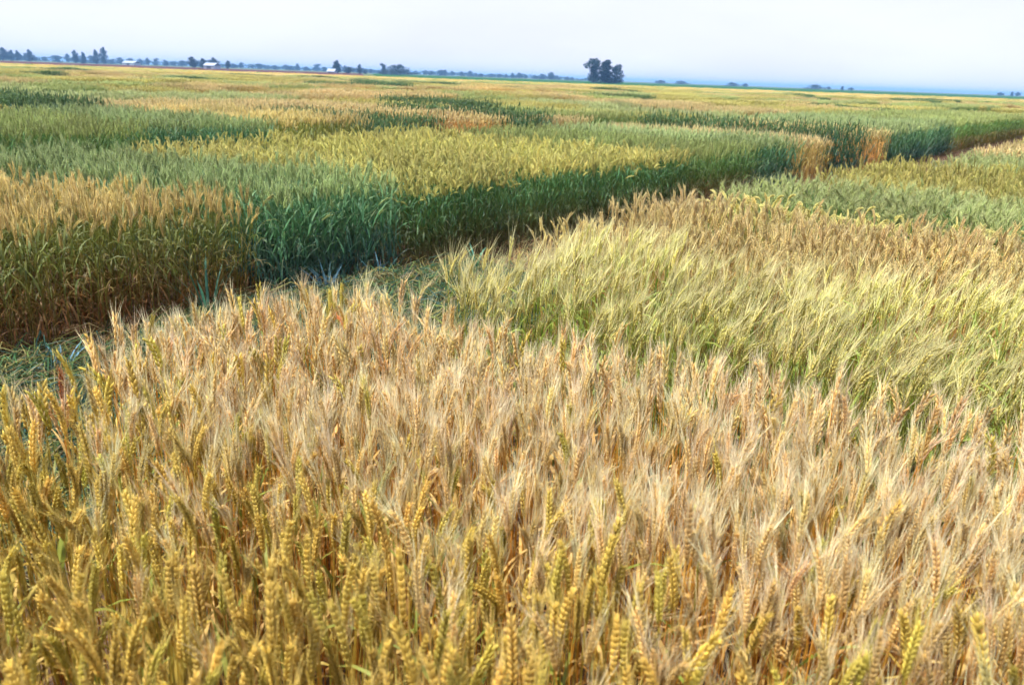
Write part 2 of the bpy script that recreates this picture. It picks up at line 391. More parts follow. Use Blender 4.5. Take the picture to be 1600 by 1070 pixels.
def grid_mesh(name, xs, ys, zf, mat):
    X, Y = np.meshgrid(xs, ys); Z = zf(X, Y); V = np.stack([X, Y, Z], -1).reshape(-1, 3); nx = len(xs)
    F = []
    for j in range(len(ys) - 1):
        a = np.arange(nx - 1) + j * nx
        F.append(np.stack([a, a + 1, a + nx + 1], 1)); F.append(np.stack([a, a + nx + 1, a + nx], 1))
    B = MB(); B.add(V, np.concatenate(F), (.3, .3, .3)); return B.mesh(name, mat)
M_SOIL = ground_material()
gx = np.concatenate([[-6500, -1500, -300, -60], np.linspace(-14, 14, 57), [60, 300, 1500, 6500]])
gy = np.concatenate([[-1500, -300, -20], np.linspace(-2, 24, 53), [60, 300, 1500, 6500]])
def gz(X, Y):
    near = (np.abs(X) < 14.1) & (Y > -2.1) & (Y < 24.1)
    return np.where(near, .018 * smooth_noise(X, Y, 6, 3) - .02, -.02)
obj('ground', grid_mesh('ground', gx, gy, gz, M_SOIL), kind='structure', label='bare brown soil of the plain under the trial plots')
def sheet(name, corners, z, mat, **tags):
    B = MB(); B.add([(x, y, z) for x, y in corners], [(0, 1, 2), (0, 2, 3)], (.3, .3, .3)); return obj(name, B.mesh(name, mat), **tags)
sheet('far_fields', [(-3500, 215), (3500, 215), (6000, 6000), (-6000, 6000)], .01, field_material('stubble', (84, 98, 66), (96, 104, 70), (76, 94, 68), .01), kind='structure', label='dark far fields running back to the horizon')
sheet('plowed_field', [(-420, 215), (-40, 215), (-130, 690), (-900, 690)], .06, field_material('plowed_soil', (80, 52, 46), (90, 58, 50), (74, 50, 46), .05), kind='structure', label='reddish ploughed field in front of the left tree line')
sheet('green_field', [(-36, 216), (900, 216), (1800, 900), (-160, 900)], .12, field_material('green_crop', (44, 80, 42), (50, 88, 46), (42, 74, 46), .03), kind='structure', label='dark green crop field along the right-hand horizon')

# ------------------------------------------------------------------ plots near the camera, one object each
def plot_points(s0, s1, w0, w1, lod, seed, gap=.06, sh=(0, 0)):
    r = np.random.default_rng(seed); sz = TILE[lod]
    ns, nw = max(1, round((s1 - s0 - gap) / sz)), max(1, round((w1 - w0) / sz))
    S_, W_ = np.meshgrid((np.arange(ns) + .5) / ns, (np.arange(nw) + .5) / nw)
    s = s0 + gap / 2 + S_.ravel() * (s1 - s0 - gap) + r.normal(0, sz * .03, ns * nw) + (sh[0] * (1 - S_) + sh[1] * S_).ravel() * W_.ravel() * (w1 - w0)
    w = w0 + W_.ravel() * (w1 - w0) + r.normal(0, sz * .03, ns * nw)
    xy = W(s, w); k = in_view(xy)
    return xy[k], (s1 - s0 - gap) / ns / sz, (w1 - w0) / nw / sz
def lod_of(d): return 1 if d < 13 else (2 if d < 42 else 3)
def plot(name, tname, s0, s1, w0, w1, label, hs=1.0, seed=0, group=None, lod=None, sh=(0, 0)):
    c = W(np.array([(s0 + s1) / 2]), np.array([(w0 + w1) / 2]))[0]
    near = W(np.array([s0, s1]), np.array([w0, w0]))
    lod = lod or lod_of(min(np.linalg.norm(near, axis=1)))
    xy, kx, ky = plot_points(s0, s1, w0, w1, lod, seed + 11, sh=sh)
    if not len(xy): return None
    coll, k = get_clumps(tname, lod); n = len(xy); r = np.random.default_rng(seed + 5)
    z = np.zeros((n, 1)) - .01
    directed = T[tname]['dirv'] is not None
    half = r.integers(0, 2, n); quarter = half * 0 + r.integers(0, 2, n)
    rz = np.where(directed, r.normal(0, .35, n), half * math.pi + quarter * math.pi / 2 + r.normal(0, .03, n) + math.atan2(D[1], D[0]))
    rot = np.stack([r.normal(0, .025, n), r.normal(0, .025, n), rz], 1)
    zs = hs * (1 + .05 * smooth_noise(xy[:, 0], xy[:, 1], 3, seed) + r.normal(0, .025, n))
    scl = np.stack([np.where(quarter, ky, kx), np.where(quarter, kx, ky), zs], 1)
    return scatter(name, coll, np.concatenate([xy, z], 1), r.integers(0, k, n), rot, scl, label=label, cat='wheat plot', kind='stuff', group=group)

A = 4.3
PLOTS = [
 # right of the alley
 ('barley_plot', 'barley', -.98, .2, -6.5, -2.55, 'pale green bearded barley plot leaning in the wind behind the tan foreground wheat', 1.0, (-.105, 0)),
 ('wheat_plot', 'gold', .25, 2.15, -6.5, -1.95, 'low golden wheat plot between the pale barley and the nodding yellow heads', 1.03),
 ('wheat_plot', 'nod', 2.25, 3.0, -6.5, -1.75, 'narrow strip of drooping yellow heads behind the low golden plot', 1.0),
 ('wheat_plot', 'pgreen', 3.05, 5.0, -6.5, -1.7, 'short soft green plot behind the strip of drooping yellow heads', 1.0),
 ('wheat_plot', 'olive', 5.05, 8.4, -6.5, -1.85, 'olive yellow plot right of the alley, across from the tan and orange walls', 1.0),
 ('wheat_plot', 'pgreen', 8.5, 11.0, -6.5, -2.3, 'small grey-green plot right of the alley behind the olive yellow one', 1.0),
 ('wheat_plot', 'ptan', 11.1, 14.6, -6.5, -2.3, 'pale tan plot by the right picture edge below the dark green walls', 1.0),
 ('wheat_plot', 'olive', 14.8, 19.5, -6.5, -2.3, 'olive plot at the right picture edge beyond the pale tan one', 1.0),
 ('wheat_plot', 'pgreen', 19.7, 26, -6.5, -2.3, 'faint green plot at the right edge in front of the far dark wall', 1.0),
 ('wheat_plot', 'ptan', 26.2, 40, -6.5, -2.3, 'farthest tan plot right of the alley', 1.0),
 # left of the alley, first row
 ('wheat_plot', 'lgold', -3.6, -1.8, 0, A, 'golden plot at the far left edge beside the alley corner', 1.0, (-.25, -.25)),
 ('wheat_plot', 'lgold', -1.75, .2, 0, A, 'golden plot on the left with a tall green and brown stem wall', 1.0, (-.25, -.28)),
 ('wheat_plot', 'blue', .24, 1.5, 0, A, 'tall blue-green plot right beside the golden left plot', 1.02, (-.28, 0)),
 ('wheat_plot', 'yhead', 1.55, 3.15, 0, A, 'yellow-headed plot with dark green stems next to the blue-green plot', 1.0),
 ('wheat_plot', 'yhead', 3.2, 4.85, .05, A, 'second yellow-headed plot along the alley, beyond the first one', 1.03),
 ('wheat_plot', 'yhead', 4.9, 6.5, 0, A, 'third yellow-headed plot, last before the reddish base in the alley wall', 1.02),
 ('wheat_plot', 'green', 6.55, 9.0, .1, A, 'green plot with a reddish brown base in the alley wall', 1.0),
 ('wheat_plot', 'blue', 9.05, 10.65, 0, A, 'dark bluish plot next to the tan block in the alley wall', 1.02),
 ('wheat_plot', 'ptan', 10.7, 12.3, 0, A, 'tan block in the alley wall left of the dark green one', 1.04),
 ('wheat_plot', 'dark', 12.35, 13.7, -.2, A, 'dark green block between the tan and the orange ones', 1.16),
 ('wheat_plot', 'orange', 13.75, 16.2, .05, A, 'bright orange block right of the narrow dark green block', 1.02),
 ('wheat_plot', 'blue', 16.3, 22.5, 0, A, 'dark green wall of plants right of the orange block', 1.05),
 ('wheat_plot', 'green', 22.6, 28, 0, A, 'dark green wall farther along the alley towards the right edge', 1.1),
 ('wheat_plot', 'green', 28.1, 36, 0, A, 'last green wall of the alley at the right picture edge', 1.1),
 ('wheat_plot', 'olive', 36.1, 46, 0, A, 'olive plot far along the alley at the right edge', 1.0),
 # second row
 ('wheat_plot', 'green', -2, 1.4, 6.5, 10.8, 'green plot at the left edge behind the second alley', 1.0),
 ('wheat_plot', 'green', 1.5, 3.5, 6.5, 10.8, 'pale-topped green plot with a dark front behind the second alley', 1.05),
 ('wheat_plot', 'blue', 3.55, 5.6, 6.5, 10.8, 'blue-green plot behind the second alley left of an olive one', 1.05),
 ('wheat_plot', 'lgold', 5.65, 7.7, 6.5, 10.8, 'olive gold plot behind the second alley between two green ones', 1.05),
 ('wheat_plot', 'dark', 7.75, 9.5, 6.5, 10.8, 'dark green plot left of the orange one behind the second alley', 1.0),
 ('wheat_plot', 'orange', 9.55, 11.6, 6.5, 10.8, 'orange tan plot behind the second alley', 1.05),
 ('wheat_plot', 'dark', 11.65, 13.2, 6.4, 10.8, 'tall dark green plot at the right end of the orange one', 1.15),
 ('wheat_plot', 'ptan', 13.3, 15.2, 6.6, 10.8, 'pale tan plot behind the second alley right of the dark green one', .95),
 ('wheat_plot', 'green', 15.3, 17.5, 6.5, 10.8, 'low green plot behind the second alley in the picture centre', 1.0),
 ('wheat_plot', 'olive', 17.6, 20.5, 6.5, 10.8, 'olive plot behind the second alley right of the centre', 1.0),
 ('wheat_plot', 'pgreen', 20.6, 24, 6.5, 10.8, 'grey-green plot of the second row beyond the olive one', 1.0),
 ('wheat_plot', 'ptan', 24.1, 29, 6.5, 10.8, 'pale tan plot of the second row above the dark alley wall', 1.05),
 ('wheat_plot', 'olive', 29.1, 36, 6.5, 10.8, 'far olive plot of the second row towards the right edge', 1.05),
 # third row
 ('wheat_plot', 'olive', 0, 5.0, 13, 17.3, 'olive plot at the left edge in the third row', 1.0),
 ('wheat_plot', 'dark', 5.05, 6.8, 13, 17.3, 'small dark green plot in the third row near the left edge', 1.1),
 ('wheat_plot', 'ptan', 6.85, 11.0, 13, 17.3, 'long tan plot of the third row', .95),
 ('wheat_plot', 'ptan', 11.1, 15.0, 13, 17.3, 'pinkish tan plot of the third row beside the long one', .95),
 ('wheat_plot', 'olive', 15.1, 18.0, 13, 17.3, 'olive plot of the third row behind the picture centre', 1.0),
 ('wheat_plot', 'dark', 18.1, 20, 13, 17.3, 'narrow dark green plot of the third row', 1.0),
 ('wheat_plot', 'olive', 20.1, 25, 13, 17.3, 'wide olive plot of the third row right of a narrow green one', 1.0),
 ('wheat_plot', 'pgreen', 25.1, 29, 13, 17.3, 'grey-green plot of the third row far right', 1.0),
 ('wheat_plot', 'ptan', 29.1, 36, 13, 17.3, 'pale tan plot at the far right of the third row', 1.0),
]
for i, (nm, tn, s0, s1, w0, w1, lab, hs, *sh) in enumerate(PLOTS):
    plot(nm, tn, s0, s1, w0, w1, lab, hs, seed=100 + i, group='cereal trial plots', sh=sh[0] if sh else (0, 0))

# the rows behind, one mass
far_names = ['olive', 'ptan', 'green', 'gold', 'dark', 'pgreen', 'lgold', 'orange']
far_prob = np.array([.38, .22, .13, .03, .05, .15, .04, .00])
far_meshes, far_idx = [], {}
for tn in far_names:
    for lod in (2, 3):
        c, k = get_clumps(tn, lod); far_idx[tn, lod] = (len(far_meshes), k); far_meshes += [o.data for o in sorted(c.objects, key=lambda o: o.name)]
far_coll = proto_collection('far_mix', far_meshes)
fr = np.random.default_rng(41)
fp, fi, fs = [], [], []
for k in range(-1, 26):
    w0 = 6.5 * k; s = -60 + fr.uniform(0, 3)
    skip = {-1: 40, 0: 46, 1: 36, 2: 36}.get(k, None)
    while s < 150:
        ln = fr.choice([1.7, 2.4, 3.4, 5.2, 9.0], p=[.25, .25, .25, .15, .1]); s1 = s + ln
        tn = fr.choice(far_names, p=far_prob); hs = fr.uniform(.92, 1.12)
        if k >= 3 or (skip is not None and s > skip) or (k == 2 and s1 < 0) or (k == 1 and s1 < -2):
            c = W(np.array([(s + s1) / 2]), np.array([w0 + 2]))[0]
            d = np.hypot(*c)
            if c[1] > 2 and d < 118 and abs(c[0]) < .75 * c[1] + 6:
                lod = 2 if d < 42 else 3
                xy, kx, ky = plot_points(s + .05, s1, w0, w0 + 4.3, lod, int(fr.integers(1e9)), .25)
                b, kk = far_idx[tn, lod]
                fp.append(xy); fi.append(b + fr.integers(0, kk, len(xy))); fs.append(np.stack([np.full(len(xy), kx), np.full(len(xy), ky), hs * (1 + fr.normal(0, .05, len(xy)))], 1))
        s = s1
fp, fi, fs = np.concatenate(fp), np.concatenate(fi), np.concatenate(fs); n = len(fp)
print('far tiles', n)
scatter('distant_wheat_plots', far_coll, np.concatenate([fp, np.zeros((n, 1))], 1), fi, np.stack([np.zeros(n), np.zeros(n), fr.integers(0, 2, n) * math.pi + math.atan2(D[1], D[0])], 1), fs,
        label='mass of distant olive and tan wheat plots reaching to the plain', cat='wheat plots', kind='stuff')
# canopy of the trial beyond the distance where plants can be told apart
def canopy_material():
    m = bpy.data.materials.new('far_canopy'); m.use_nodes = True; t = m.node_tree; L = t.links.new; pb = t.nodes['Principled BSDF']
    tc = N(t, 'ShaderNodeTexCoord'); mp = N(t, 'ShaderNodeMapping'); mp.inputs['Rotation'].default_value = (0, 0, -math.atan2(D[1], D[0])); mp.inputs['Scale'].default_value = (.12, .154, 1)
    vo = N(t, 'ShaderNodeTexVoronoi', voronoi_dimensions='2D', distance='CHEBYCHEV'); vo.inputs['Scale'].default_value = 1; vo.inputs['Randomness'].default_value = .45
    L(tc.outputs['Object'], mp.inputs[0]); L(mp.outputs[0], vo.inputs['Vector'])
    sp = N(t, 'ShaderNodeSeparateColor'); L(vo.outputs['Color'], sp.inputs[0])
    cr = N(t, 'ShaderNodeValToRGB'); cr.color_ramp.interpolation = 'CONSTANT'; e = cr.color_ramp.elements
    cols = [(146, 134, 76), (164, 144, 90), (132, 130, 72), (156, 138, 78), (104, 122, 70), (140, 132, 78), (168, 144, 94)]  # plot colours lowered: shade among the plants is put into the colour
    e[0].color = (*lin(cols[0]), 1); e[1].position = 1 / 7; e[1].color = (*lin(cols[1]), 1)
    for i in range(2, 7): k = e.new(i / 7); k.color = (*lin(cols[i]), 1)
    L(sp.outputs[0], cr.inputs[0])
    nz = N(t, 'ShaderNodeTexNoise'); nz.inputs['Scale'].default_value = 1.1; nz.inputs['Detail'].default_value = 8; L(tc.outputs['Object'], nz.inputs['Vector'])
    mr = N(t, 'ShaderNodeMapRange'); mr.inputs[1].default_value = .3; mr.inputs[2].default_value = .7; mr.inputs[3].default_value = .7; mr.inputs[4].default_value = 1.15; L(nz.outputs[0], mr.inputs[0])
    hs = N(t, 'ShaderNodeHueSaturation'); L(cr.outputs[0], hs.inputs['Color']); L(mr.outputs[0], hs.inputs['Value']); L(hs.outputs[0], pb.inputs['Base Color']); pb.inputs['Roughness'].default_value = 1; pb.inputs['Specular IOR Level'].default_value = 0
    return m
yy = np.linspace(92, 206, 115); xx = np.linspace(-230, 230, 231)
def cz(X, Y):
    r = np.random.default_rng(3)
    z = .62 + .10 * smooth_noise(X, Y, 1.2, 8) + r.uniform(-.08, .08, X.shape)
    d = np.hypot(X, Y); z = np.where(d < 108, -.4, z); z = np.where((Y > 203) | (np.abs(X) > 227), -.3, z); return z
obj('wheat_canopy', grid_mesh('wheat_canopy', xx, yy, cz, canopy_material()), label='level canopy of the farthest wheat plots below the tree line', cat='wheat field', kind='stuff')

# ------------------------------------------------------------------ foreground wheat: single stalks
NV = 22
PL = {}
for tn in ('tan', 'yel', 'ygr'):
    r = np.random.default_rng({'tan': 1, 'yel': 2, 'ygr': 3}[tn]); lst = []
    for v in range(NV): lst.append(plant_parts(T[tn], 0, r))
    PL[tn] = lst
def joined(parts):
    B = MB()
    for p in [parts[0], parts[1], parts[2]] + parts[3]: B.merge(p)
    return np.concatenate(B.v), np.concatenate(B.f), np.concatenate(B.c)
base = {'tan': 0, 'yel': NV, 'ygr': 2 * NV}
near_lib, far_lib = [], []
for tn in ('tan', 'yel', 'ygr'):
    r = np.random.default_rng(70 + base[tn])
    near_lib += [joined(plant_parts(T[tn], .5, r)) for v in range(NV)]
    far_lib += [joined(plant_parts(dict(T[tn], an=int(T[tn]['an'] * 1.3)), 1, r)) for v in range(NV)]
pr = np.random.default_rng(99)
step = .0405
ss, ww = np.meshgrid(np.arange(-5.2, -1.1, step), np.arange(-6.6, -2.3, step))
ss = ss.ravel() + pr.normal(0, step * .33, ss.size); ww = ww.ravel() + pr.normal(0, step * .33, ww.size)
edge = -2.22 - .42 * np.clip((-2.15 - ss) / .6, 0, 1) + .12 * np.sin(ss * 5) + .08 * np.sin(ss * 13 + 1)
bare = smooth_noise(ss, ww, 9, 21)
keep = (ww < edge + pr.normal(0, .05, ss.size)) & (bare > -.62)
# a thin, trodden corner by the alley at the left
corner = (ss < -2.35) & (ww > -2.62 + .15 * np.sin(ss * 4))
keep &= ~(corner & (pr.uniform(0, 1, ss.size) < .72))
xy = W(ss, ww); rr = np.hypot(xy[:, 0], xy[:, 1])
keep &= (xy[:, 1] > -.1) & (np.abs(xy[:, 0]) < .74 * np.maximum(xy[:, 1], 0) + .75) & (rr > .55)
keep &= ss < -1.6 + .13 * np.clip(-2.9 - ww, 0, 3)
ss, ww, xy, rr = ss[keep], ww[keep], xy[keep], rr[keep]; n = len(ss)
t_ = (-2.36 - .04 * (ww + 3.23) - ss) / .65 + .3 * smooth_noise(ss, ww, 5, 33) + pr.normal(0, .35, n)
kind = np.where(t_ > .5, np.where(pr.uniform(0, 1, n) < .22, 2, 1), 0)
kind = np.where((kind == 0) & (pr.uniform(0, 1, n) < .035), 2, kind)
idx = np.array([base['tan'], base['yel'], base['ygr']])[kind] + pr.integers(0, NV, n)
rz = pr.uniform(0, 2 * math.pi, n)
hsc = (1 + .06 * smooth_noise(xy[:, 0], xy[:, 1], 5, 77) + pr.normal(0, .03, n))
scl = np.stack([pr.uniform(.92, 1.1, n)] * 2 + [hsc], 1)
order = np.argsort(rr)
# the stalks that show largest: those nearest the lens whose ears are inside the picture
top = np.concatenate([xy, (hsc * .80)[:, None]], 1) - np.array([0, 0, CAM_H])
zc = top @ fwd; px_, py_ = (top @ Rv) / zc * 1250, (top @ Uv) / zc * 1250
vis = (zc > .3) & (np.abs(px_) < 800) & (py_ > -560) & (py_ < 535)
hero = [i for i in order if vis[i]][:300]
hs_ = np.zeros(n, bool); hs_[hero] = True
rest = ~hs_
rot = np.stack([pr.normal(0, .03, n), pr.normal(0, .03, n), rz], 1)
o3 = np.concatenate([xy, np.full((n, 1), -.01)], 1)
for kk, lab in ((0, 'tan bleached bearded wheat filling the foreground plot'), (1, 'yellow ripening wheat standing behind the nearest stalks at the bottom edge')):
    B = MB()
    for libr, cond in ((near_lib, rr < 2.0), (far_lib, rr >= 2.0)):
        for v in range(3 * NV):
            sel = np.where(rest & cond & (idx == v) & ((kind == 0) if kk == 0 else (kind > 0)))[0]
            if not len(sel): continue
            V, F, C = libr[v]; m = len(V)
            c_, s_ = np.cos(rz[sel]), np.sin(rz[sel]); k1 = scl[sel, 0]
            X = (V[None, :, 0] * c_[:, None] - V[None, :, 1] * s_[:, None]) * k1[:, None]
            Y = (V[None, :, 0] * s_[:, None] + V[None, :, 1] * c_[:, None]) * k1[:, None]
            Z = V[None, :, 2] * scl[sel, 2][:, None]
            P = np.stack([X + Z * rot[sel, 1][:, None] + o3[sel, 0][:, None], Y - Z * rot[sel, 0][:, None] + o3[sel, 1][:, None], Z - .01], -1).reshape(-1, 3)
            FF = (F[None] + (np.arange(len(sel)) * m)[:, None, None]).reshape(-1, 3)
            g_ = pr.uniform(.82, 1.16, (len(sel), 1, 1)) * (1 + pr.normal(0, .03, (len(sel), 1, 3)))
            B.add(P, FF, np.clip(C[None] * g_, 0, .95).reshape(-1, 3))
    obj('foreground_wheat', B.mesh('foreground_wheat', M_STAND), label=lab, cat='wheat', kind='stuff')
pmesh = {}
for tn in PL:
    for v, (st, e, a, lv) in enumerate(PL[tn]):
        pmesh[tn, v] = (st.mesh('stem', M_CROP), e.mesh('ear', M_CROP), a.mesh('awns', M_CROP), [l.mesh('leaf', M_CROP) for l in lv])
names = ['tan', 'yel', 'ygr']
labs = ['tan whiskered wheat stalk nearest the viewer at the bottom edge',
        'yellow plump-eared wheat stalk nearest the viewer at the bottom edge',
        'greenish wheat stalk nearest the viewer at the bottom edge']
third = lambda i: ['left third', 'middle third', 'right third'][int(np.clip((px_[i] + 800) // 533.4, 0, 2))]
grp = ['nearest tan wheat stalks', 'nearest yellow wheat stalks', 'nearest greenish wheat stalks']
for i in hero:
    tn = names[kind[i]]; v = int(idx[i] - base[tn])
    root = obj('wheat_stalk', None, label=labs[kind[i]].replace('at the bottom edge', 'in the ' + third(i) + ' of the bottom edge'), cat='wheat stalk', group=grp[kind[i]] + ', ' + third(i))
    root.location = o3[i]; root.rotation_euler = rot[i]; root.scale = scl[i]
    st, e, a, lv = pmesh[tn, v]
    obj('stem', st, root); eo = obj('ear', e, root); obj('awns', a, eo)
    for l in lv: obj('leaf', l, root)
print('foreground stalks', n, 'heroes', len(hero))

# ------------------------------------------------------------------ trees, sheds on the horizon
def tree_material(name, c):
    m = crop_material(name, transl=.2, vary=.25); return m
M_LEAF = tree_material('tree_leaf', None)
M_BARK = crop_material('bark', transl=0, vary=.1)
def make_tree(seed, h, wd, form):
    r = np.random.default_rng(seed); tr, cr = MB(), MB(); bc = lin((92, 80, 68))
    th = {'column': .03, 'round': .14, 'dome': .08, 'gum': .05}[form]
    bendx = r.uniform(-.06, .06) * h
    tp = [np.array([bendx * t * t, 0, h * .8 * t]) for t in np.linspace(0, 1, 6)]
    tube(tr, tp, h * .022 * (1 - .8 * np.linspace(0, 1, 6)) + .02, 6, [bc] * 6)
    lobes = []
    nl = {'column': 9, 'round': 9, 'dome': 16, 'gum': 10}[form]
    for i in range(nl):
        t = (i + .5) / nl; a = i * 2.4 + r.uniform(-.5, .5)
        zz = lerp(th, .92, t); pf = {'column': .75 * (1 - .45 * t), 'round': math.sin(math.pi * (.15 + .8 * t)), 'dome': 1.1 * math.sqrt(max(.03, 1 - t ** 2)), 'gum': .72 + .28 * math.sin(6 * t + seed)}[form]
        q = r.uniform(.25, .75)
        c = np.array([math.cos(a) * wd / 2 * pf * q + bendx * zz, math.sin(a) * wd / 2 * pf * q, zz * h])
        lobes.append((c, wd * .5 * pf * r.uniform(.5, .8) + h * .04, h * r.uniform(.09, .16)))
        b0 = np.array([bendx * (zz * .7) ** 2, 0, h * max(.05, zz - .22)])
        tube(tr, [b0, lerp(b0, c, .5) + np.array([0, 0, .02 * h]), c], [h * .009, h * .006, h * .002], 4, [bc] * 3)
    for c, rx, rz_ in lobes:
        k = 210; v = r.normal(0, 1, (k, 3)); v /= np.linalg.norm(v, axis=1)[:, None]; v *= (r.uniform(0, 1, k) ** .4)[:, None]
        g = lin((38, 62, 66)) * r.uniform(.75, 1.25)
        for p in c + v * np.array([rx, rx, rz_ * 1.2]):
            n_ = r.normal(0, 1, 3); x, y, _ = frame_of(n_); s = h * r.uniform(.02, .042)
            cr.add([p - x * s, p + y * s * .6, p + x * s, p - y * s * .6], [(0, 1, 2), (0, 2, 3)], g * r.uniform(.7, 1.3))
    return tr.mesh('trunk', M_BARK), cr.mesh('crown', M_LEAF, smooth=False)
TM = {}
def tree(name, x, y, h, w, form, label, group=None, var=0, rot=0.):
    key = (form, var)
    if key not in TM: TM[key] = make_tree(sum(map(ord, form)) + var * 17, 10., {'column': 3.2, 'round': 6.5, 'dome': 15., 'gum': 6.}[form], form)
    w0 = {'column': 3.2, 'round': 6.5, 'dome': 15., 'gum': 6.}[form]
    root = obj(name, None, label=label, cat='tree', group=group)
    root.location = (x, y, -.02); root.rotation_euler = (0, 0, rot); root.scale = (w / w0, w / w0, h / 10)
    obj('trunk', TM[key][0], root); obj('crown', TM[key][1], root)
NAMED = [
 ('gum', 36.0, 418.6, 12.0, 9.0, 'eucalyptus_tree', 'tallest ragged tree, left of the three-tree clump standing alone in the field'),
 ('column', 42.0, 422.0, 11.5, 7.0, 'eucalyptus_tree', 'upright middle tree of the three-tree clump standing alone in the field'),
 ('gum', 48.2, 425.6, 9.2, 8.2, 'eucalyptus_tree', 'lower spreading tree, right of the three-tree clump standing alone in the field'),
 ('dome', -81.2, 554.1, 6.8, 18.5, 'broad_tree', 'wide low dome-shaped tree left of the picture centre'),
 ('gum', -91.2, 558.6, 7.3, 4.7, 'slender_tree', 'thin tree rising from the left end of the wide dome tree'),
 ('gum', -119.6, 547.1, 7.9, 5.4, 'tall_tree', 'tall ragged tree left of two lower round ones near the white shed'),
 ('round', -114.5, 558.4, 4.5, 7.2, 'round_tree', 'low round tree between the tall ragged one and a narrow one'),
 ('round', -108.9, 564.6, 6.3, 4.3, 'round_tree', 'narrow tree between the low round one and the wide dome tree'),
 ('round', -102.0, 550.6, 2.8, 3.2, 'bush', 'small bush between the narrow tree and the wide dome tree'),
 ('round', -207.3, 531.0, 7.1, 6.0, 'round_tree', 'dark round tree left of the middle white shed'),
 ('round', -204.5, 542.8, 6.3, 6.2, 'round_tree', 'dark tree just behind the left end of the middle white shed'),
 ('round', -200.7, 549.5, 6.8, 7.5, 'round_tree', 'dark spreading tree over the middle white shed'),
 ('round', -197.5, 566.6, 5.8, 3.9, 'round_tree', 'small tree right of the middle white shed'),
 ('round', -346.6, 698.8, 13.7, 6.9, 'tall_tree', 'tallest tree of the left tree line, beside the long white shed'),
 ('gum', -356.2, 705.1, 11.4, 4.8, 'tall_tree', 'narrow tree close beside the tallest tree of the left tree line'),
 ('round', -374.3, 707.0, 10.8, 5.4, 'round_tree', 'round tree of the left tree line with a thin one at its right'),
 ('column', -373.4, 718.8, 9.6, 3.8, 'slender_tree', 'thin upright tree in the left tree line'),
 ('round', -418.2, 716.9, 9.6, 7.1, 'round_tree', 'broad tree standing free near the left edge of the tree line'),
 ('round', -429.7, 698.4, 10.7, 8.5, 'round_tree', 'tree cut by the left edge of the picture'),
 ('round', -430.3, 709.8, 8.9, 6.5, 'round_tree', 'second tree from the left edge of the picture'),
 ('round', -431.0, 721.0, 8.7, 5.5, 'round_tree', 'third tree from the left edge of the picture'),
 ('round', 31.6, 899.4, 8.2, 7.5, 'round_tree', 'small peak-shaped tree in the line left of the three-tree clump'),
 ('dome', 154.7, 937.3, 4.0, 14, 'far_tree', 'low far tree first right of the three-tree clump'),
 ('dome', 186.1, 982.5, 4.0, 17, 'far_tree', 'low far tree second right of the three-tree clump'),
 ('dome', 218.4, 873.1, 4.0, 13.5, 'far_tree', 'low far tree third right of the three-tree clump'),
 ('round', 230.9, 869.9, 3.4, 7, 'far_tree', 'small bush at the right of the third low far tree'),
 ('dome', 296.0, 849.9, 4.6, 19, 'far_tree', 'wide low far tree on the right green field'),
 ('round', 342.8, 939.4, 3.4, 5.7, 'far_tree', 'first of three dots of far trees right of the wide low one'),
 ('column', 355.9, 934.5, 4.4, 3.5, 'far_tree', 'thin middle one of three dots of far trees on the right'),
 ('round', 364.6, 931.2, 3.2, 6.4, 'far_tree', 'last of three dots of far trees on the right'),
 ('round', 543.7, 956.2, 3.8, 8.7, 'far_tree', 'low far bush near the right picture edge'),
 ('column', 553.5, 950.6, 5.0, 3.6, 'far_tree', 'thin far tree near the right picture edge'),
 ('round', 558.3, 947.8, 4.8, 5.8, 'far_tree', 'small far tree at the right picture edge'),
]
tr_ = np.random.default_rng(5)
for i, (f, x, y, h, w, nm, lab) in enumerate(NAMED):
    tree(nm, x, y, h, w, f, lab, var=i % 3, rot=tr_.uniform(0, 6.28))
for i in range(74):
    u = (i + tr_.uniform(-.3, .3)) / 74
    az = math.radians(lerp(-33.5, 4.0, u)); dd = tr_.uniform(1050, 1250)
    h = lerp(8.6, 6.2, u) * tr_.uniform(.62, 1.15) + (3 if tr_.uniform() < .12 else 0); w = tr_.uniform(6, 15)
    tree('shelterbelt_tree', dd * math.sin(az), dd * math.cos(az), h, w, tr_.choice(['round', 'gum', 'dome'], p=[.5, .25, .25]), 'hazy blue tree in the far shelterbelt along the horizon', 'far shelterbelt trees', var=int(tr_.integers(0, 3)), rot=tr_.uniform(0, 6.28))
# low scrub that fills the shelterbelt
B = MB()
for i in range(5200):
    u = tr_.uniform(); az = math.radians(lerp(-35, 6.5, u)); dd = tr_.uniform(1260, 1330)
    hh = (lerp(6.0, 3.6, u) + .9 * math.sin(az * 160) + .8 * math.sin(az * 61 + 1)) * tr_.uniform(.05, 1) ** .7
    p = np.array([dd * math.sin(az), dd * math.cos(az), hh]); x, y, _ = frame_of(tr_.normal(0, 1, 3)); s = tr_.uniform(.8, 1.7)
    B.add([p - x * s, p + y * s * .7, p + x * s, p - y * s * .7], [(0, 1, 2), (0, 2, 3)], lin((42, 70, 66)) * tr_.uniform(.7, 1.3))
obj('treeline', B.mesh('treeline', M_LEAF, False), label='low blue scrub and far woods filling the horizon line', cat='treeline', kind='stuff')

